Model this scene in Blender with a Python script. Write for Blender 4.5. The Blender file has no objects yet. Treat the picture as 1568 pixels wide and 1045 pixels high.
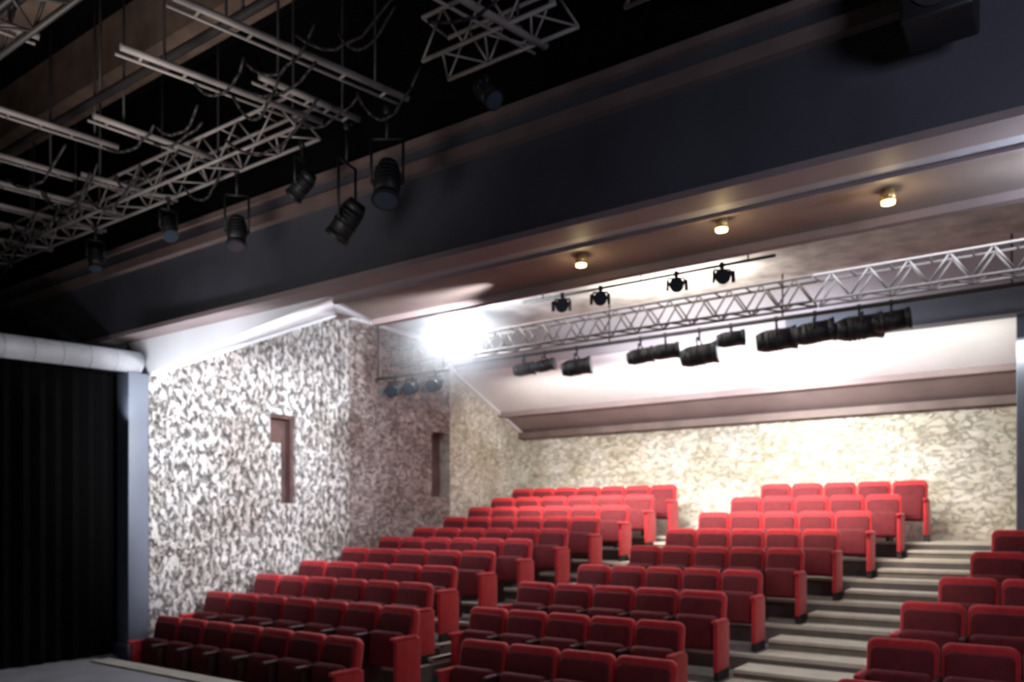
import bpy, bmesh, math, random
from mathutils import Vector, Matrix
random.seed(7)
S = bpy.context.scene
COL = S.collection

# ------------------------------------------------------------------ materials
def new_mat(name):
    m = bpy.data.materials.new(name); m.use_nodes = True
    nt = m.node_tree; b = nt.nodes['Principled BSDF']
    return m, nt, b

def simple(name, col, rough=0.6, metal=0.0, noise=0.0, nscale=8.0, bump=0.0, emis=None, estr=0.0, sheen=0.0):
    m, nt, b = new_mat(name)
    b.inputs['Base Color'].default_value = (*col, 1)
    b.inputs['Roughness'].default_value = rough
    b.inputs['Metallic'].default_value = metal
    if sheen: b.inputs['Sheen Weight'].default_value = sheen
    if emis:
        b.inputs['Emission Color'].default_value = (*emis, 1)
        b.inputs['Emission Strength'].default_value = estr
    tc = nt.nodes.new('ShaderNodeTexCoord')
    nz = nt.nodes.new('ShaderNodeTexNoise'); nz.inputs['Scale'].default_value = nscale
    nz.inputs['Detail'].default_value = 5
    nt.links.new(tc.outputs['Object'], nz.inputs['Vector'])
    if noise > 0:
        r = nt.nodes.new('ShaderNodeValToRGB')
        r.color_ramp.elements[0].position = 0.3; r.color_ramp.elements[1].position = 0.7
        r.color_ramp.elements[0].color = (*[c*(1-noise) for c in col], 1)
        r.color_ramp.elements[1].color = (*[min(1, c*(1+noise)) for c in col], 1)
        nt.links.new(nz.outputs['Fac'], r.inputs['Fac'])
        nt.links.new(r.outputs['Color'], b.inputs['Base Color'])
    if bump > 0:
        bp = nt.nodes.new('ShaderNodeBump'); bp.inputs['Strength'].default_value = bump
        bp.inputs['Distance'].default_value = 0.02
        nt.links.new(nz.outputs['Fac'], bp.inputs['Height'])
        nt.links.new(bp.outputs['Normal'], b.inputs['Normal'])
    return m

def stone(name, light, mid, gap, scale, gapw=0.16, bump=1.0, dist=0.05, stretch=(1,1,1), gapamt=1.0, patch=(0.62, 0.55, 0.5), thr=(.40, .56), n2s=7):
    m, nt, b = new_mat(name)
    L = nt.links.new
    tc = nt.nodes.new('ShaderNodeTexCoord')
    mp = nt.nodes.new('ShaderNodeMapping'); mp.inputs['Scale'].default_value = stretch
    L(tc.outputs['Object'], mp.inputs['Vector'])
    nz = nt.nodes.new('ShaderNodeTexNoise'); nz.inputs['Scale'].default_value = 5.0; nz.inputs['Detail'].default_value = 5
    L(mp.outputs['Vector'], nz.inputs['Vector'])
    sub = nt.nodes.new('ShaderNodeVectorMath'); sub.operation = 'SUBTRACT'; sub.inputs[1].default_value = (.5, .5, .5)
    L(nz.outputs['Color'], sub.inputs[0])
    sc = nt.nodes.new('ShaderNodeVectorMath'); sc.operation = 'SCALE'; sc.inputs['Scale'].default_value = 0.34
    L(sub.outputs[0], sc.inputs[0])
    add = nt.nodes.new('ShaderNodeVectorMath'); add.operation = 'ADD'
    L(mp.outputs['Vector'], add.inputs[0]); L(sc.outputs[0], add.inputs[1])
    V = add.outputs[0]
    v = nt.nodes.new('ShaderNodeTexVoronoi'); v.feature = 'DISTANCE_TO_EDGE'; v.inputs['Scale'].default_value = scale
    L(V, v.inputs['Vector'])
    vc = nt.nodes.new('ShaderNodeTexVoronoi'); vc.inputs['Scale'].default_value = scale
    L(V, vc.inputs['Vector'])
    sep = nt.nodes.new('ShaderNodeSeparateColor'); L(vc.outputs['Color'], sep.inputs['Color'])
    cr = nt.nodes.new('ShaderNodeValToRGB')
    cr.color_ramp.elements[0].color = (*mid, 1); cr.color_ramp.elements[1].color = (*light, 1)
    cr.color_ramp.elements[0].position = 0.02; cr.color_ramp.elements[1].position = 0.6
    L(sep.outputs['Red'], cr.inputs['Fac'])
    gr = nt.nodes.new('ShaderNodeValToRGB')
    gr.color_ramp.elements[0].position = 0.0; gr.color_ramp.elements[1].position = gapw
    gr.color_ramp.elements[0].color = (0, 0, 0, 1); gr.color_ramp.elements[1].color = (1, 1, 1, 1)
    L(v.outputs['Distance'], gr.inputs['Fac'])
    n2 = nt.nodes.new('ShaderNodeTexNoise'); n2.inputs['Scale'].default_value = n2s; n2.inputs['Detail'].default_value = 6; n2.inputs['Roughness'].default_value = .7
    L(mp.outputs['Vector'], n2.inputs['Vector'])
    r2 = nt.nodes.new('ShaderNodeValToRGB'); r2.color_ramp.elements[0].position = thr[0]; r2.color_ramp.elements[1].position = thr[1]
    L(n2.outputs['Fac'], r2.inputs['Fac'])
    mul = nt.nodes.new('ShaderNodeMath'); mul.operation = 'MULTIPLY'; mul.inputs[1].default_value = 0.95
    L(r2.outputs['Color'], mul.inputs[0])
    mx = nt.nodes.new('ShaderNodeMath'); mx.operation = 'MAXIMUM'
    L(gr.outputs['Color'], mx.inputs[0]); L(mul.outputs[0], mx.inputs[1])
    ga = nt.nodes.new('ShaderNodeMapRange'); ga.inputs['To Min'].default_value = 1-gapamt
    L(mx.outputs[0], ga.inputs['Value'])
    mc = nt.nodes.new('ShaderNodeMix'); mc.data_type = 'RGBA'
    mc.inputs[6].default_value = (*gap, 1)
    L(ga.outputs[0], mc.inputs[0]); L(cr.outputs['Color'], mc.inputs[7])
    out = mc.outputs[2]
    n3 = nt.nodes.new('ShaderNodeTexNoise'); n3.inputs['Scale'].default_value = 1.1; n3.inputs['Detail'].default_value = 4
    L(tc.outputs['Object'], n3.inputs['Vector'])
    r3 = nt.nodes.new('ShaderNodeValToRGB'); r3.color_ramp.elements[0].position = 0.35; r3.color_ramp.elements[1].position = 0.6
    r3.color_ramp.elements[0].color = (*patch, 1); r3.color_ramp.elements[1].color = (1, 1, 1, 1)
    L(n3.outputs['Fac'], r3.inputs['Fac'])
    m2 = nt.nodes.new('ShaderNodeMix'); m2.data_type = 'RGBA'; m2.blend_type = 'MULTIPLY'; m2.inputs[0].default_value = 1
    L(out, m2.inputs[6]); L(r3.outputs['Color'], m2.inputs[7]); out = m2.outputs[2]
    L(out, b.inputs['Base Color'])
    b.inputs['Roughness'].default_value = 0.9
    hs = nt.nodes.new('ShaderNodeMath'); hs.operation = 'MULTIPLY_ADD'; hs.inputs[1].default_value = .5
    L(n2.outputs['Fac'], hs.inputs[0]); L(mx.outputs[0], hs.inputs[2])
    bp = nt.nodes.new('ShaderNodeBump'); bp.inputs['Strength'].default_value = bump; bp.inputs['Distance'].default_value = dist
    L(hs.outputs[0], bp.inputs['Height']); L(bp.outputs['Normal'], b.inputs['Normal'])
    return m

M = {}
M['stone_l'] = stone('rubble_stone_lit', (0.88, 0.86, 0.85), (0.56, 0.52, 0.50), (0.10, 0.09, 0.095), 8.5, 0.30, 1.0, 0.06, (1, 1.25, 0.85), 1, (.74, .69, .66), (.36, .52), 11)  # near wall stretch; its stronger light is put into the stone colour
M['stone_m'] = stone('rubble_stone_shaded', (0.52, 0.45, 0.43), (0.33, 0.27, 0.255), (0.17, 0.135, 0.13), 9.0, 0.20, 0.8, 0.04, (1, 0.9, 1.4), 1, (.72, .64, .60), (.38, .55), 9)  # same rubble; shade on the middle stretch put into the colour
M['stone_b'] = stone('limestone_back', (0.82, 0.80, 0.72), (0.66, 0.63, 0.54), (0.38, 0.35, 0.28), 8.0, 0.16, 0.7, 0.04, (0.8, 1, 1.4), 0.8, (.74, .71, .62), (.36, .55), 8)
M['black'] = simple('black_drape', (0.0022, 0.0022, 0.0026), 1.0)
M['black'].node_tree.nodes['Principled BSDF'].inputs['Specular IOR Level'].default_value = 0.1
M['dark'] = simple('dark_paint', (0.022, 0.023, 0.028), 0.7, noise=0.3, nscale=1.5)
M['header'] = simple('header_dark_paint', (0.070, 0.070, 0.088), 0.5, noise=0.2, nscale=1.2)
M['header_trim'] = simple('header_brown_trim', (0.18, 0.125, 0.115), 0.5, noise=0.2, nscale=3)
M['mauve'] = simple('mauve_plaster', (0.28, 0.215, 0.22), 0.6, noise=0.12, nscale=2)
M['brown'] = simple('brown_soffit', (0.25, 0.195, 0.18), 0.5, noise=0.2, nscale=2)
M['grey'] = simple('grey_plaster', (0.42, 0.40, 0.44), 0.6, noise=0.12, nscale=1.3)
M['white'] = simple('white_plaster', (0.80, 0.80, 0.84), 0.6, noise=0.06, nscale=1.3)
M['duct'] = simple('galvanised_duct', (0.52, 0.54, 0.58), 0.5, noise=0.12, nscale=4)
M['cream'] = simple('cream_mottled_plaster', (0.50, 0.47, 0.455), 0.7, noise=0.35, nscale=3.5)
M['pillar'] = simple('blue_grey_paint', (0.15, 0.175, 0.23), 0.5, noise=0.1, nscale=2)
M['steel'] = simple('truss_steel', (0.34, 0.30, 0.29), 0.55, 0.15, noise=0.3, nscale=3)
M['steel_l'] = simple('truss_lit', (0.26, 0.26, 0.29), 0.5, 0.2)  # right stretch of the auditorium truss, coloured lighter to look lit
M['steel_b'] = simple('truss_dim', (0.09, 0.075, 0.07), 0.6, 0.1)  # left stretch of the same truss, its dimness put into the colour
M['steel_d'] = simple('dark_steel', (0.045, 0.04, 0.04), 0.5, 0.3)
M['wood'] = simple('brown_joist', (0.20, 0.13, 0.10), 0.8, noise=0.3, nscale=4)
M['fix'] = simple('fixture_black', (0.010, 0.010, 0.013), 0.5)
M['lens'] = simple('lens_glass', (0.05, 0.07, 0.10), 0.1)
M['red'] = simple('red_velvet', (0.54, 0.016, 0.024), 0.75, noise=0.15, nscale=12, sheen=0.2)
M['red_d'] = simple('red_velvet_shaded', (0.14, 0.007, 0.013), 0.8, noise=0.2, nscale=12, sheen=0.03)  # same velvet; shade on the seat fronts put into a darker red
M['arm'] = simple('armrest_dark', (0.05, 0.010, 0.012), 0.45)
M['carpet'] = simple('terrace_floor', (0.12, 0.105, 0.10), 0.85, noise=0.2, nscale=5, bump=0.2)
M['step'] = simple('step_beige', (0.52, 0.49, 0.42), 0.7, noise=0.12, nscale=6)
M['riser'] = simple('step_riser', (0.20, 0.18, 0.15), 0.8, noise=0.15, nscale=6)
M['stage'] = simple('stage_floor_grey', (0.34, 0.35, 0.38), 0.45, noise=0.15, nscale=3)
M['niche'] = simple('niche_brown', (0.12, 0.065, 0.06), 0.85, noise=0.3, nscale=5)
M['emit'] = simple('lamp_glow', (1, 1, 1), 0.5, emis=(0.88, 0.93, 1.0), estr=60)
M['gold'] = simple('warm_bulb', (1, .8, .4), 0.5, emis=(1.0, 0.72, 0.30), estr=12)
M['brass'] = simple('brass_cup', (0.75, 0.52, 0.22), 0.35, 0.6)

# ------------------------------------------------------------------ mesh builder
class MB:
    def __init__(s, name):
        s.name = name; s.bm = bmesh.new(); s.mats = []
    def mi(s, key):
        if key not in s.mats: s.mats.append(key)
        return s.mats.index(key)
    def _set(s, faces, key, smooth=False):
        i = s.mi(key)
        for f in faces: f.material_index = i; f.smooth = smooth
    def box(s, lo, hi, key):
        lo = Vector(lo); hi = Vector(hi); c = (lo+hi)/2; d = hi-lo
        r = bmesh.ops.create_cube(s.bm, size=1, matrix=Matrix.Translation(c) @ Matrix.Diagonal((*d, 1)))
        s._set({f for v in r['verts'] for f in v.link_faces}, key)
    def rbox(s, c, d, key, bev=0.02, seg=2, rot=None):
        t = bmesh.new()
        bmesh.ops.create_cube(t, size=1, matrix=Matrix.Diagonal((*d, 1)))
        bmesh.ops.bevel(t, geom=t.edges[:], offset=bev, segments=seg, affect='EDGES', profile=0.6)
        mt = Matrix.Translation(Vector(c)) @ (rot if rot else Matrix.Identity(4))
        t.transform(mt)
        me = bpy.data.meshes.new('t'); t.to_mesh(me); t.free()
        n = len(s.bm.faces); s.bm.from_mesh(me); s.bm.faces.ensure_lookup_table()
        s._set(s.bm.faces[n:], key, True); bpy.data.meshes.remove(me)
    def cushion(s, c, w, th, h, key, rad, edge, rot):
        """upholstered pad: rounded rectangle outline (strong corner radius) with softened rims"""
        t = bmesh.new(); pts = []
        for cx, cz, a0 in ((w/2-rad, h/2-rad, 0), (-w/2+rad, h/2-rad, 90), (-w/2+rad*.4, -h/2+rad*.4, 180), (w/2-rad*.4, -h/2+rad*.4, 270)):
            rr = rad if cz > 0 else rad*.4
            for k in range(5):
                a = math.radians(a0+k*22.5); pts.append((cx+rr*math.cos(a), cz+rr*math.sin(a)))
        rings = []
        for off, y in ((edge, -th/2), (edge*.3, -th/2+edge*.3), (0, -th/2+edge), (0, th/2-edge), (edge*.3, th/2-edge*.3), (edge, th/2)):
            fx = (w-2*off)/w; fz = (h-2*off)/h
            rings.append([t.verts.new((x*fx, y, z*fz)) for x, z in pts])
        n = len(pts)
        for a, b_ in zip(rings, rings[1:]):
            for i in range(n):
                j = (i+1) % n; t.faces.new((a[i], a[j], b_[j], b_[i]))
        t.faces.new(rings[0][::-1]); t.faces.new(rings[-1])
        t.transform(Matrix.Translation(Vector(c)) @ rot)
        me = bpy.data.meshes.new('t'); t.to_mesh(me); t.free()
        nf = len(s.bm.faces); s.bm.from_mesh(me); s.bm.faces.ensure_lookup_table()
        s._set(s.bm.faces[nf:], key, True); bpy.data.meshes.remove(me)
    def tube(s, p, q, r, key, seg=8, r2=None):
        p = Vector(p); q = Vector(q); d = q-p
        if d.length < 1e-5: return
        m = Matrix.Translation((p+q)/2) @ d.to_track_quat('Z', 'Y').to_matrix().to_4x4()
        g = bmesh.ops.create_cone(s.bm, cap_ends=True, segments=seg, radius1=r, radius2=r if r2 is None else r2, depth=d.length, matrix=m)
        fs = {f for v in g['verts'] for f in v.link_faces}
        s._set(fs, key)
        for f in fs:
            if len(f.verts) == 4: f.smooth = True
    def poly(s, pts, key):
        vs = [s.bm.verts.new(p) for p in pts]
        f = s.bm.faces.new(vs); s._set([f], key); return f
    def slab(s, pts, th, key):
        a = [s.bm.verts.new(p) for p in pts]
        b = [s.bm.verts.new((p[0], p[1], p[2]+th)) for p in pts]
        fs = [s.bm.faces.new(a), s.bm.faces.new(b[::-1])]
        n = len(pts)
        for i in range(n):
            j = (i+1) % n
            fs.append(s.bm.faces.new((a[i], b[i], b[j], a[j])))
        s._set(fs, key)
    def done(s, recalc=True):
        if recalc: bmesh.ops.recalc_face_normals(s.bm, faces=s.bm.faces[:])
        me = bpy.data.meshes.new(s.name); s.bm.to_mesh(me); s.bm.free()
        for k in s.mats: me.materials.append(M[k])
        o = bpy.data.objects.new(s.name, me); COL.objects.link(o); return o

XW = -9.18
YB = 13.6
XR = 5.0
# ------------------------------------------------------------------ seating data
Lr = [(5.40, .48, -8.95, -5.50), (6.10, .72, -9.0, -5.40), (6.85, .90, -9.0, -5.85), (7.60, 1.05, -9.0, -6.1), (8.40, 1.21, -9.0, -6.1),
      (9.20, 1.36, -9.0, -6.05), (10.0, 1.50, -9.0, -5.95), (10.8, 1.68, -9.0, -5.85), (11.5, 1.86, -9.0, -5.7), (12.2, 2.05, -9.0, -5.6), (12.9, 2.24, -9.0, -5.5)]
Mr = [(6.25, .43, -5.0, -2.65), (7.20, .63, -5.62, -2.98), (8.13, .86, -5.6, -2.9), (9.08, 1.04, -5.3, -2.82), (10.0, 1.27, -5.0, -2.6),
      (10.75, 1.50, -4.8, -2.35), (11.5, 1.74, -4.6, -2.1), (12.2, 1.98, -4.35, -1.85), (12.9, 2.20, -4.1, -1.62)]
Rr = [(6.25, .43, -1.45, 1.9), (7.20, .63, -1.41, 1.95), (8.13, .86, -1.3, 2.0), (9.08, 1.04, -1.1, 2.2), (10.0, 1.27, -.9, 2.4),
      (10.75, 1.50, -.75, 2.5), (11.5, 1.74, .05, 2.7), (12.2, 1.98, -.2, 2.8), (12.9, 2.20, -.2, 2.9)]
SH = 0.88

def seat_row(y, zt, xl, xr):
    fl = zt-SH
    n = max(1, round((xr-xl)/0.53)); p = (xr-xl-0.05)/n
    b = MB('theater_seat_row')
    tilt = Matrix.Rotation(math.radians(-9), 4, 'X')
    tilt2 = Matrix.Rotation(math.radians(-5), 4, 'X')
    for i in range(n):
        x = xl+0.025+p*(i+.5)
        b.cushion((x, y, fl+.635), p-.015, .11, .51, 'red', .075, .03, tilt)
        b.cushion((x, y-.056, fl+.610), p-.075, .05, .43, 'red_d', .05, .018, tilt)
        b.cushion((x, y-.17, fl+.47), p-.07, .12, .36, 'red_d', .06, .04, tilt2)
        b.box((x-.15, y-.10, fl+.33), (x+.15, y-.02, fl+.38), 'steel_d')
    for i in range(n+1):
        x = xl+0.025+p*i
        end = i in (0, n)
        b.rbox((x, y-.19, fl+.60), (.055, .36, .045), 'red' if end else 'arm', .018, 2)
        b.rbox((x, y-.14, fl+.34), (.045 if end else .03, .30 if not end else .36, .50), 'red' if end else 'arm', .012, 2)
        b.box((x-.025, y-.30, fl), (x+.025, y+.02, fl+.10), 'steel_d')
    return b.done()
for R in (Lr, Mr, Rr):
    for r in R: seat_row(*r)

# ------------------------------------------------------------------ floors
b = MB('floor')
BASE = -1.0
def terr(rows, xls, xrs):
    for i, r in enumerate(rows):
        y0 = r[0]-.50 if i else 4.95
        y1 = rows[i+1][0]-.50 if i+1 < len(rows) else YB
        b.box((xls[i], y0, BASE), (xrs[i], y1, r[1]-SH), 'carpet')
        b.box((xls[i], y0-.004, r[1]-SH-.035), (xrs[i], y0+.05, r[1]-SH+.004), 'step')
midL = [-5.42, -5.3, -5.75, -5.95, -5.9, -5.85, -5.6, -5.5, -5.4, -5.3, -5.2]
terr(Lr, [XW]*11, midL)
terr(Mr, [-5.35, -5.95, -5.9, -5.8, -5.6, -5.5, -5.4, -5.3, -5.2], [XR]*9)
def aisle(rows, xl, xr):
    for i, r in enumerate(rows):
        z = r[1]-SH; y0 = r[0]-.50 if i else 4.95
        b.box((xl[i], y0, z), (xr[i], y0+.1, z+.006), 'step')
        y1 = rows[i+1][0]-.5 if i+1 < len(rows) else YB
        zn = rows[i+1][1]-SH if i+1 < len(rows) else z
        b.box((xl[i], y0, z), (xr[i], y1, z+.008), 'step')
        if zn > z+.01:
            ym = (y0+y1)/2
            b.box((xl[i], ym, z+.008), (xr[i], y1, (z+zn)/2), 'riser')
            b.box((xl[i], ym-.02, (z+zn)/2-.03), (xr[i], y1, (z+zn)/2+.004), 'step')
aisle(Mr, [m[3]+.06 for m in Mr], [min(r[2]-.06, -.46) for r in Rr])
aisle([l for l in Lr], [l[3]+.05 for l in Lr], midL)
b.done()

b = MB('stage_floor')
b.box((-14, -4, -1.0), (XR, 4.9, 0.0), 'stage')
b.box((-9.15, 4.72, -1.0), (XR, 4.945, 0.02), 'step')
b.done()

# ------------------------------------------------------------------ left stone wall with niches
b = MB('wall_left')
T = 5.4
def wp(y0, y1, z0, z1, key):
    b.box((XW-.5, y0, z0), (XW, y1, z1), key)
wp(5.45, 7.25, -1, T, 'stone_l')
wp(7.25, 7.70, -1, 1.87, 'stone_l')
wp(7.25, 7.44, 1.87, 2.72, 'stone_l')
wp(7.25, 7.70, 3.13, T, 'stone_l')
wp(7.70, 8.75, -1, T, 'stone_l')
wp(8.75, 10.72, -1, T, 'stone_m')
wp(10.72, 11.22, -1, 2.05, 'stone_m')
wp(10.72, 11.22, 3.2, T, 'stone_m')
wp(11.22, YB, -1, T, 'stone_b')
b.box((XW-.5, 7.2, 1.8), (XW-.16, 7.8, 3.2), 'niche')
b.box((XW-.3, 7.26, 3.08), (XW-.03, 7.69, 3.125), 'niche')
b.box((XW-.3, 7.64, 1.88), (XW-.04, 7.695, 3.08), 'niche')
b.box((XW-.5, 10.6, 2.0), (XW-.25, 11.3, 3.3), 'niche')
b.done()

b = MB('wall_back')
b.box((XW-.5, YB, -1), (XR, YB+.3, 5.4), 'stone_b')
b.done()
b = MB('wall_right')
b.box((XR, -4, -1), (XR+.2, YB+.3, 7), 'dark')
b.done()
b = MB('wall_stage_back'); b.box((-14, -4.2, -1), (XR, -4, 7), 'black'); b.done()
b = MB('wall_stage_left'); b.box((-14.2, -4.2, -1), (-14, 6, 7), 'black'); b.done()

b = MB('proscenium_pillar')
b.rbox((-9.315, 5.32, 1.20), (.27, .26, 4.40), 'pillar', .012, 2)
b.rbox((-9.315, 5.32, .06), (.33, .32, .16), 'pillar', .012, 2)
b.done()
b = MB('trim_right_partition')
b.rbox((-.25, 11.5, 2.6), (.5, .25, 3.2), 'pillar', .012, 2)
b.done()

b = MB('stage_wing_curtain')
yy = 5.2; pts = []
k = 0
while yy > -3.5:
    pts.append((-9.42-(0.05 if k % 2 else 0.0)-.02*math.sin(k), yy)); yy -= .09; k += 1
for i in range(len(pts)-1):
    (x0, y0), (x1, y1) = pts[i], pts[i+1]
    b.poly([(x0, y0, 0.01), (x1, y1, 0.01), (x1, y1, 3.40), (x0, y0, 3.40)], 'black')
b.done(False)

b = MB('ventilation_duct')
p0 = Vector((-9.23, 5.34, 3.53)); p1 = Vector((-9.27, -2.5, 3.20))
b.tube(p0, p1, .13, 'duct', 20)
for i in range(26):
    q = p0.lerp(p1, i/26); q2 = p0.lerp(p1, i/26+.002)
    b.tube(q, q2, .133, 'duct', 20)
b.done()

# ------------------------------------------------------------------ header and auditorium ceiling
b = MB('proscenium_header_beam')
b.box((-14, 5.16, 3.84), (XR, 5.35, 4.56), 'header')
b.box((-14, 5.11, 3.80), (XR, 5.37, 3.85), 'mauve')
b.box((-14, 5.08, 4.56), (XR, 5.35, 4.66), 'header_trim')
b.box((-14, 5.14, 4.66), (XR, 5.35, 4.78), 'header')
b.box((-14, 5.06, 4.78), (XR, 5.35, 4.84), 'header_trim')
b.box((-14, 5.18, 4.84), (XR, 5.35, 7.0), 'black')
b.done()

A = (XW, 5.45, 3.42); B = (XW, 8.5, 4.8); D = (-5.9, 5.36, 3.8); E = (XW-.3, 5.36, 3.8); F = (-6.2, 6.3, 3.8)
b = MB('ceiling')
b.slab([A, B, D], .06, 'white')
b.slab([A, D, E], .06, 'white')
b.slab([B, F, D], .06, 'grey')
b.slab([D, (XR, 5.36, 3.8), (XR, 5.52, 3.8), (-5.95, 5.52, 3.8)], .06, 'grey')
b.slab([(-5.95, 5.52, 3.8), (XR, 5.52, 3.8), (XR, 6.3, 3.8), F], .06, 'brown')
b.box((-6.2, 6.24, 3.74), (XR, 6.32, 3.9), 'mauve')
b.box((-6.0, 5.50, 3.775), (XR, 5.54, 3.82), 'mauve')
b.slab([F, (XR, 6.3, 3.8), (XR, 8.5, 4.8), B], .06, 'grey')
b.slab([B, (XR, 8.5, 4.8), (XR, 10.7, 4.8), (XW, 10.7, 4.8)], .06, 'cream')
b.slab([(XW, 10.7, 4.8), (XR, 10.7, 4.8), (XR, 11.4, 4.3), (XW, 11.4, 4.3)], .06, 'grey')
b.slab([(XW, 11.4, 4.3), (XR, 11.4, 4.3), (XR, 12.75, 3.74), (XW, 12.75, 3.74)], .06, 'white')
b.slab([(XW, 12.75, 3.74), (XR, 12.75, 3.74), (XR, YB, 3.40), (XW, YB, 3.40)], .06, 'mauve')
b.box((XW, 12.72, 3.66), (XR, 12.80, 3.78), 'mauve')
b.box((XW, 13.42, 3.30), (XR, YB, 3.42), 'header_trim')
b.box((XW, 8.45, 4.70), (XR, 8.55, 4.84), 'mauve')
b.box((-3.2, 11.25, 4.10), (XR, 11.5, 4.40), 'pillar')
b.done()
b = MB('trim_cornice')
def strip(p, q, w=.06, h=.05, key='white'):
    p = Vector(p); q = Vector(q)
    a = [p+Vector((0, 0, -h)), p+Vector((w, 0, -h)), p+Vector((w, 0, 0)), p]
    c = [v+(q-p) for v in a]
    A_ = [b.bm.verts.new(v) for v in a]; C_ = [b.bm.verts.new(v) for v in c]
    fs = [b.bm.faces.new(A_), b.bm.faces.new(C_[::-1])]
    for i in range(4):
        j = (i+1) % 4; fs.append(b.bm.faces.new((A_[i], C_[i], C_[j], A_[j])))
    b._set(fs, key)
strip(A, B); strip(B, (XW, 10.7, 4.8)); strip((XW, 10.7, 4.8), (XW, 11.4, 4.3)); strip((XW, 11.4, 4.3), (XW, YB, 3.4))
b.done()

b = MB('ceiling_stage'); b.box((-14, -4.2, 6.6), (XR, 5.2, 6.8), 'black'); b.done()
b = MB('roof_joists')
for y in (-.5, .7, 1.9, 3.1, 4.2):
    b.box((-14, y, 6.05), (XR, y+.32, 6.6), 'wood')
b.done()

# ------------------------------------------------------------------ trusses
def truss(name, p, q, h, w, step, key, r=.022, rd=.012):
    b = MB(name)
    p = Vector(p); q = Vector(q); d = (q-p); L_ = d.length; u = d/L_
    side = u.cross(Vector((0, 0, 1))).normalized()*w
    up = Vector((0, 0, h))
    for o in (Vector(), up, side, side+up): b.tube(p+o, q+o, r, key, 8)
    n = max(2, int(L_/step))
    for i in range(n):
        a = p+u*(L_*i/n); c = p+u*(L_*(i+.5)/n); e = p+u*(L_*(i+1)/n)
        for o in (Vector(), side):
            b.tube(a+o, c+up+o, rd, key, 6); b.tube(c+up+o, e+o, rd, key, 6)
        b.tube(a, c+side, rd, key, 6); b.tube(c+side, e, rd, key, 6)
        b.tube(a+up, a+up+side, rd, key, 6)
    return b.done()
truss('stage_truss', (-13, 4.62, 4.85), (-5.2, 4.62, 4.85), .28, .25, .5, 'steel', .016, .009)
truss('stage_truss', (-3.9, 4.75, 5.0), (-2.75, 4.75, 5.0), .32, .3, .38, 'steel', .016, .009)
truss('stage_truss', (-2.4, 4.75, 5.0), (-.9, 4.75, 5.0), .32, .3, .38, 'steel', .016, .009)
truss('stage_truss', (-13, 2.6, 4.95), (-3.2, 2.6, 4.95), .28, .25, .5, 'steel_d')
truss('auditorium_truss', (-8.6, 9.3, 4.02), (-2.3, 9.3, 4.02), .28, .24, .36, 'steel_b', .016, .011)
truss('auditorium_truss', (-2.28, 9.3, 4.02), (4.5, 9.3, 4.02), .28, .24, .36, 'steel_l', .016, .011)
bars = [((-5.6, 3.09), (-5.24, 4.65)), ((-4.79, 2.99), (-4.39, 4.79)), ((-6.73, 3.48), (-6.56, 4.8)), ((-8.3, 2.6), (-8.05, 4.0)),
        ((-9.6, 2.9), (-9.25, 4.94)), ((-7.95, 4.0), (-7.75, 4.9)), ((-10.9, 3.4), (-10.4, 4.9)), ((-11.9, 3.8), (-11.5, 4.9)),
        ((-3.45, 3.3), (-3.1, 4.83)), ((-6.2, 1.6), (-5.95, 2.7)), ((-2.0, 4.0), (-1.7, 4.95)), ((-5.1, 3.9), (-4.95, 4.8)),
        ((-8.9, 3.2), (-8.6, 4.8)), ((-7.3, 2.7), (-7.1, 3.9)), ((-12.6, 3.4), (-12.3, 4.9)), ((-10.2, 3.2), (-9.9, 4.7))]
for i, (a, c) in enumerate(bars):
    b = MB('lighting_batten')
    A0 = Vector((*a, 5.0)); C0 = Vector((*c, 5.0)); dd = (C0-A0).normalized(); s_ = Vector((-dd.y, dd.x, 0))*.09
    b.tube(A0-s_*.5, C0-s_*.5, .026, 'steel', 8)
    b.tube(A0+s_*.8, C0+s_*.8, .012, 'steel', 8)
    n = 5
    for j in range(n):
        t = (j+.5)/n; m_ = A0.lerp(C0, t); b.tube(m_-s_*.5, m_+s_*.8, .012, 'steel', 6)
    b.tube(A0.lerp(C0, .2), A0.lerp(C0, .2)+Vector((0, 0, 1.59)), .012, 'steel_d', 6)
    b.tube(A0.lerp(C0, .85), A0.lerp(C0, .85)+Vector((0, 0, 1.59)), .012, 'steel_d', 6)
    b.done()
b = MB('rigging_pipe')
for y, z in ((1.5, 5.3), (3.7, 5.35)):
    b.tube((-13, y, z), (4.9, y, z), .035, 'steel_d', 8)
for x in range(-13, 5, 2):
    b.tube((x, 1.5, 5.3), (x, 1.5, 6.59), .015, 'steel_d', 6); b.tube((x, 3.7, 5.35), (x, 3.7, 6.59), .015, 'steel_d', 6)
b.done()

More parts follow.
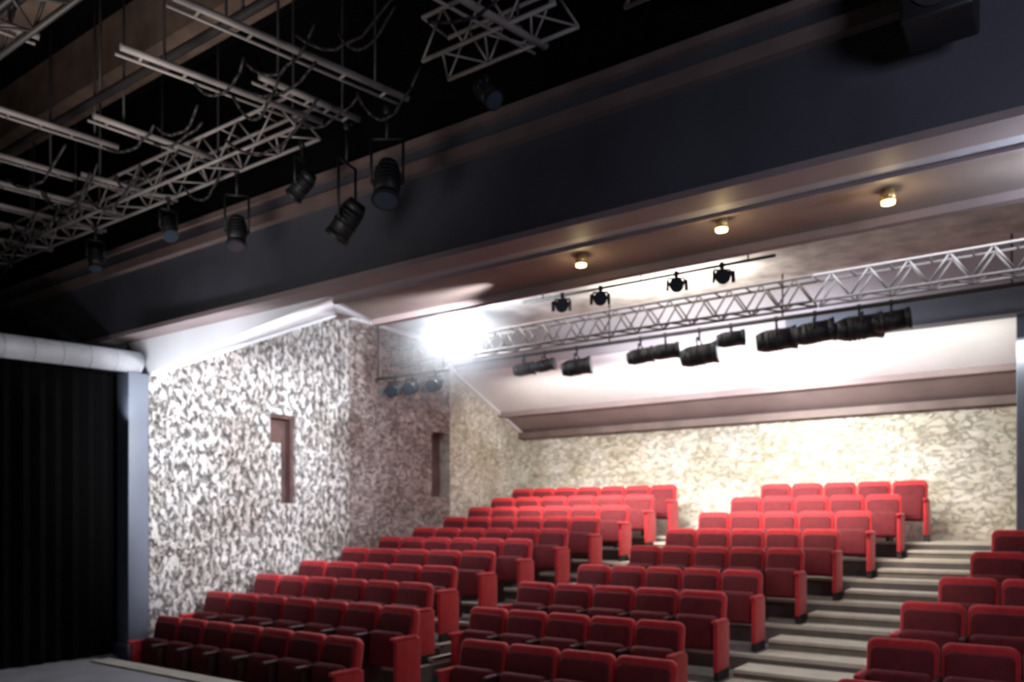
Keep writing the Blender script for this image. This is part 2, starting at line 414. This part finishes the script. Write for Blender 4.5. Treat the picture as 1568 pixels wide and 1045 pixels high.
# ------------------------------------------------------------------ spotlights
def spotlight(loc, aim, size=.34, hang=.3, lens='lens', name='stage_spotlight', body='fix', doors=False):
    b = MB(name)
    c = Vector(loc); d = Vector(aim).normalized()
    r = size*.28
    b.tube(c-d*size*.5, c-d*size*.30, r*.75, body, 16, r)
    b.tube(c-d*size*.30, c+d*size*.35, r, body, 16)
    b.tube(c+d*size*.35, c+d*size*.5, r, body, 16, r*1.15)
    b.tube(c+d*size*.50, c+d*size*.51, r*.95, lens, 16)
    for k in range(4):
        t = c-d*size*(.22-.1*k); b.tube(t, t+d*.012, r*1.07, body, 16)
    s_ = d.cross(Vector((0, 0, 1)))
    s_ = s_.normalized() if s_.length > .01 else Vector((1, 0, 0))
    a1 = c+s_*r*1.25; a2 = c-s_*r*1.25; up = Vector((0, 0, hang*.6))
    b.tube(a1, a1+up, .012, body, 6); b.tube(a2, a2+up, .012, body, 6); b.tube(a1+up, a2+up, .012, body, 6)
    b.tube(a1, c+s_*r*.9, .02, body, 8); b.tube(a2, c-s_*r*.9, .02, body, 8)
    b.tube(c+up, c+Vector((0, 0, hang)), .014, body, 6)
    b.rbox(c+Vector((0, 0, hang)), (.05, .05, .07), body, .01, 1)
    for sg in ((1, -1) if doors else ()):
        e = c+d*size*.5+s_*sg*r*1.2
        f = e+d*size*.22+s_*sg*r*.5
        z = Vector((0, 0, r*.9)); b.poly([e-z, e+z, f+z, f-z], body)
    return b.done(False)

b = MB('lighting_bar')
b.tube((-8.4, 10.4, 4.22), (4.0, 10.4, 4.22), .028, 'steel_d', 10)
for x in (-8, -5.5, -3, -.5, 2): b.tube((x, 10.4, 4.22), (x, 10.4, 4.79), .012, 'steel_d', 6)
b.done()
for x, z, s_ in ((-6.05, 3.93, .44), (-5.0, 3.97, .38), (-4.62, 3.99, .38), (-4.12, 3.88, .5), (-3.68, 4.04, .36), (-3.08, 3.95, .50), (-2.6, 3.98, .48), (-2.08, 3.97, .52), (-1.72, 4.0, .42), (-7.0, 4.0, .34), (-6.62, 4.02, .32)):
    spotlight((x, 10.4, z), (1, random.uniform(.15, .7), .12), s_, 4.22-z)
b = MB('lighting_bar')
b.tube((-5.9, 8.75, 4.5), (-2.6, 8.75, 4.5), .018, 'steel_d', 8)
for x in (-5.6, -4.2, -2.9): b.tube((x, 8.75, 4.5), (x, 8.75, 4.79), .01, 'steel_d', 6)
b.done()
for x in (-5.3, -4.75, -3.75, -3.2):
    spotlight((x, 8.75, 4.38), (.5, -1, -.4), .26, .12, doors=True)
b = MB('lighting_bar')
b.tube((-8.75, 8.9, 3.80), (-7.3, 8.9, 3.80), .02, 'steel_d', 8)
b.tube((-8.7, 8.9, 3.8), (-8.7, 8.9, 4.75), .012, 'steel_d', 6); b.tube((-7.4, 8.9, 3.8), (-7.4, 8.9, 4.75), .012, 'steel_d', 6)
b.done()
for x in (-8.35, -8.0, -7.55): spotlight((x, 8.9, 3.60), (.3, -1, -.3), .3, .2, doors=True)

for (x, y, z), aim, sz in (((-4.4, 4.6, 4.28), (.2, -.3, -1), .36), ((-4.85, 4.6, 4.08), (-.5, -.1, -.6), .34), ((-6.3, 4.6, 4.28), (.2, -.2, -1), .30),
                           ((-5.4, 4.6, 4.5), (-.6, -.1, -.5), .26), ((-7.4, 4.6, 4.55), (.4, -.1, -.6), .24), ((-8.8, 4.6, 4.5), (.2, -.1, -.8), .24),
                           ((-3.5, 4.7, 4.75), (.6, -.1, -.6), .24)):
    spotlight((x, y, z), aim, sz, 4.85-z)
b = MB('loudspeaker')
b.rbox((-.55, 4.75, 4.45), (.34, .34, .5), 'fix', .02, 2)
b.tube((-.55, 4.575, 4.36), (-.55, 4.565, 4.36), .12, 'steel_d', 20); b.tube((-.55, 4.575, 4.6), (-.55, 4.565, 4.6), .05, 'steel_d', 16)
b.tube((-.7, 4.75, 4.7), (-.7, 4.75, 6.59), .012, 'steel_d', 6); b.tube((-.4, 4.75, 4.7), (-.4, 4.75, 6.59), .012, 'steel_d', 6)
b.done()
b = MB('cable_bundle')
for i in range(34):
    x = random.uniform(-12, -3.4); y = random.uniform(3.4, 4.7)
    p = Vector((x, y, 4.9))
    prev = p
    L_ = random.uniform(.4, 1.2); dr = random.uniform(.08, .3)
    for k in range(1, 9):
        t = k/8; q = p+Vector((L_*t, random.uniform(-.02, .02), -dr*4*t*(1-t)))
        b.tube(prev, q, .012, 'steel_d', 5); prev = q
b.done()

for x, y in ((-3.28, 5.71), (-2.05, 5.6), (-.97, 5.75)):
    b = MB('soffit_downlight')
    b.tube((x, y, 3.80), (x, y, 3.72), .04, 'brass', 16, .05)
    b.tube((x, y, 3.72), (x, y, 3.705), .042, 'gold', 16)
    b.done()

def flood(loc, aim, r):
    b = MB('floodlight')
    c = Vector(loc); d = Vector(aim).normalized()
    b.tube(c-d*.22, c, r*.6, 'fix', 20, r*1.05)
    b.tube(c, c+d*.02, r, 'emit', 24)
    b.tube(c-d*.1, c-d*.1+Vector((0, 0, .35)), .015, 'fix', 6)
    return b.done()
flood((-7.35, 9.15, 4.40), (7.35, -9.15, -2.8), .22)
flood((.35, 5.95, 3.45), (-.3, -1, .1), .12)

# added scattering volume imitating lens glare round the lit floodlight
def glare_volume(loc, R, dens):
    m = bpy.data.materials.new('floodlight_glare'); m.use_nodes = True; nt = m.node_tree; nt.nodes.clear()
    out = nt.nodes.new('ShaderNodeOutputMaterial'); vs = nt.nodes.new('ShaderNodeVolumeScatter')
    tc = nt.nodes.new('ShaderNodeTexCoord'); ln = nt.nodes.new('ShaderNodeVectorMath'); ln.operation = 'LENGTH'
    nt.links.new(tc.outputs['Object'], ln.inputs[0])
    mr = nt.nodes.new('ShaderNodeMapRange'); mr.interpolation_type = 'SMOOTHSTEP'
    mr.inputs['From Min'].default_value = 0; mr.inputs['From Max'].default_value = R
    mr.inputs['To Min'].default_value = dens; mr.inputs['To Max'].default_value = 0
    nt.links.new(ln.outputs['Value'], mr.inputs['Value'])
    nt.links.new(mr.outputs[0], vs.inputs['Density'])
    vs.inputs['Color'].default_value = (.9, .94, 1, 1)
    nt.links.new(vs.outputs[0], out.inputs['Volume'])
    bm = bmesh.new(); bmesh.ops.create_icosphere(bm, subdivisions=3, radius=R)
    me = bpy.data.meshes.new('floodlight_glare'); bm.to_mesh(me); bm.free(); me.materials.append(m)
    o = bpy.data.objects.new('floodlight_glare', me); COL.objects.link(o); o.location = loc
glare_volume((-7.25, 9.0, 4.34), 1.45, .45)

# ------------------------------------------------------------------ lights
def look(o, tgt):
    o.rotation_euler = (Vector(tgt)-o.location).to_track_quat('-Z', 'Y').to_euler()
def area(n, loc, tgt, sx, sy, e, col=(1, 1, 1), spread=180):
    l = bpy.data.lights.new(n, 'AREA'); l.shape = 'RECTANGLE'; l.size = sx; l.size_y = sy; l.energy = e; l.color = col
    l.spread = math.radians(spread)
    o = bpy.data.objects.new(n, l); COL.objects.link(o); o.location = loc; look(o, tgt); return o
def spot(n, loc, tgt, e, ang, col=(1, 1, 1), blend=.6, rad=.08):
    l = bpy.data.lights.new(n, 'SPOT'); l.energy = e; l.spot_size = math.radians(ang); l.spot_blend = blend; l.color = col; l.shadow_soft_size = rad
    o = bpy.data.objects.new(n, l); COL.objects.link(o); o.location = loc; look(o, tgt); return o
def point(n, loc, e, col=(1, 1, 1), rad=.1):
    l = bpy.data.lights.new(n, 'POINT'); l.energy = e; l.color = col; l.shadow_soft_size = rad
    o = bpy.data.objects.new(n, l); COL.objects.link(o); o.location = loc; return o
point('floodlight_lamp', (-7.25, 9.0, 4.34), 210, (.84, .91, 1))
point('floodlight_lamp_right', (.33, 5.8, 3.45), 38, (.70, .82, 1))
area('back_wall_wash', (-4.2, 11.3, 3.7), (-4.2, 13.6, 2.4), 8, .15, 115, (1, .97, .86))
spot('back_wall_spot', (-3.6, 10.6, 3.7), (-3.1, 13.6, 2.8), 380, 60, (1, .98, .88), .9)
area('back_seat_wash', (-5.0, 9.9, 3.7), (-4.8, 12.3, 1.5), 6, .15, 120, (1, .88, .80), 70)
area('back_ceiling_wash', (-4.0, 10.9, 3.6), (-4.0, 12.2, 4.1), 3.6, .1, 58, (.92, .93, 1))
area('upper_ceiling_wash', (-4.3, 9.75, 4.35), (-4.3, 9.9, 4.8), 1.6, .1, 60, (1, .95, .84))
area('house_light', (-4, 9.0, 4.4), (-4, 9.4, 0), 8, .3, 60, (1, .96, .92))
spot('left_wall_key', (-4.2, 5.9, 3.7), (-9.2, 6.7, 2.5), 1350, 54, (.96, .97, 1), .7)
area('header_soffit_wash', (-7.2, 6.0, 3.0), (-8.4, 6.2, 4.2), .8, .2, 30, (.92, .95, 1))
area('fascia_fill', (-8.1, 4.85, 2.8), (-8.0, 5.45, 3.6), 2.2, .08, 12, (.92, .95, 1), 110)  # unseen area light added to whiten the fascia
spot('duct_fill', (-7.8, 3.0, 2.6), (-9.2, 4.4, 3.55), 34, 40, (.92, .95, 1), .9)  # unseen spot added to brighten the duct
spot('aisle_light', (-1.8, 6.6, 3.7), (-1.9, 9.0, 0.2), 110, 50, (1, .97, .9), .8)
area('grid_fill', (-5.5, 2.2, 2.8), (-6.2, 3.6, 5.2), 1.5, 1.5, 26, (1, .94, .88), 110)  # unseen fill added to lift the stage grid from below
area('header_fill', (1.5, 2.2, 3.2), (-.2, 5.2, 4.2), .8, .8, 46, (.78, .82, 1))  # unseen bluish fill added to imitate the flare glow on the header
for x, y in ((-3.28, 5.71), (-2.05, 5.6), (-.97, 5.75)): point('soffit_bulb', (x, y, 3.65), 2.0, (1, .75, .4), .03)

w = bpy.data.worlds.new('dark_world'); S.world = w; w.use_nodes = True
w.node_tree.nodes['Background'].inputs['Color'].default_value = (.05, .055, .07, 1)
w.node_tree.nodes['Background'].inputs['Strength'].default_value = .2
S.view_settings.view_transform = 'Standard'

# ------------------------------------------------------------------ camera
cd = bpy.data.cameras.new('camera'); cam = bpy.data.objects.new('camera', cd); COL.objects.link(cam)
cam.location = (0, 0, 1.6); cam.rotation_euler = (math.radians(90), 0, math.radians(34.83))
cd.sensor_width = 36; cd.lens = 36*1246/1600; cd.shift_y = (816-533)/1600
cd.clip_start = .05
cd.dof.use_dof = True; cd.dof.focus_distance = 2.0; cd.dof.aperture_fstop = 3.2
S.camera = cam
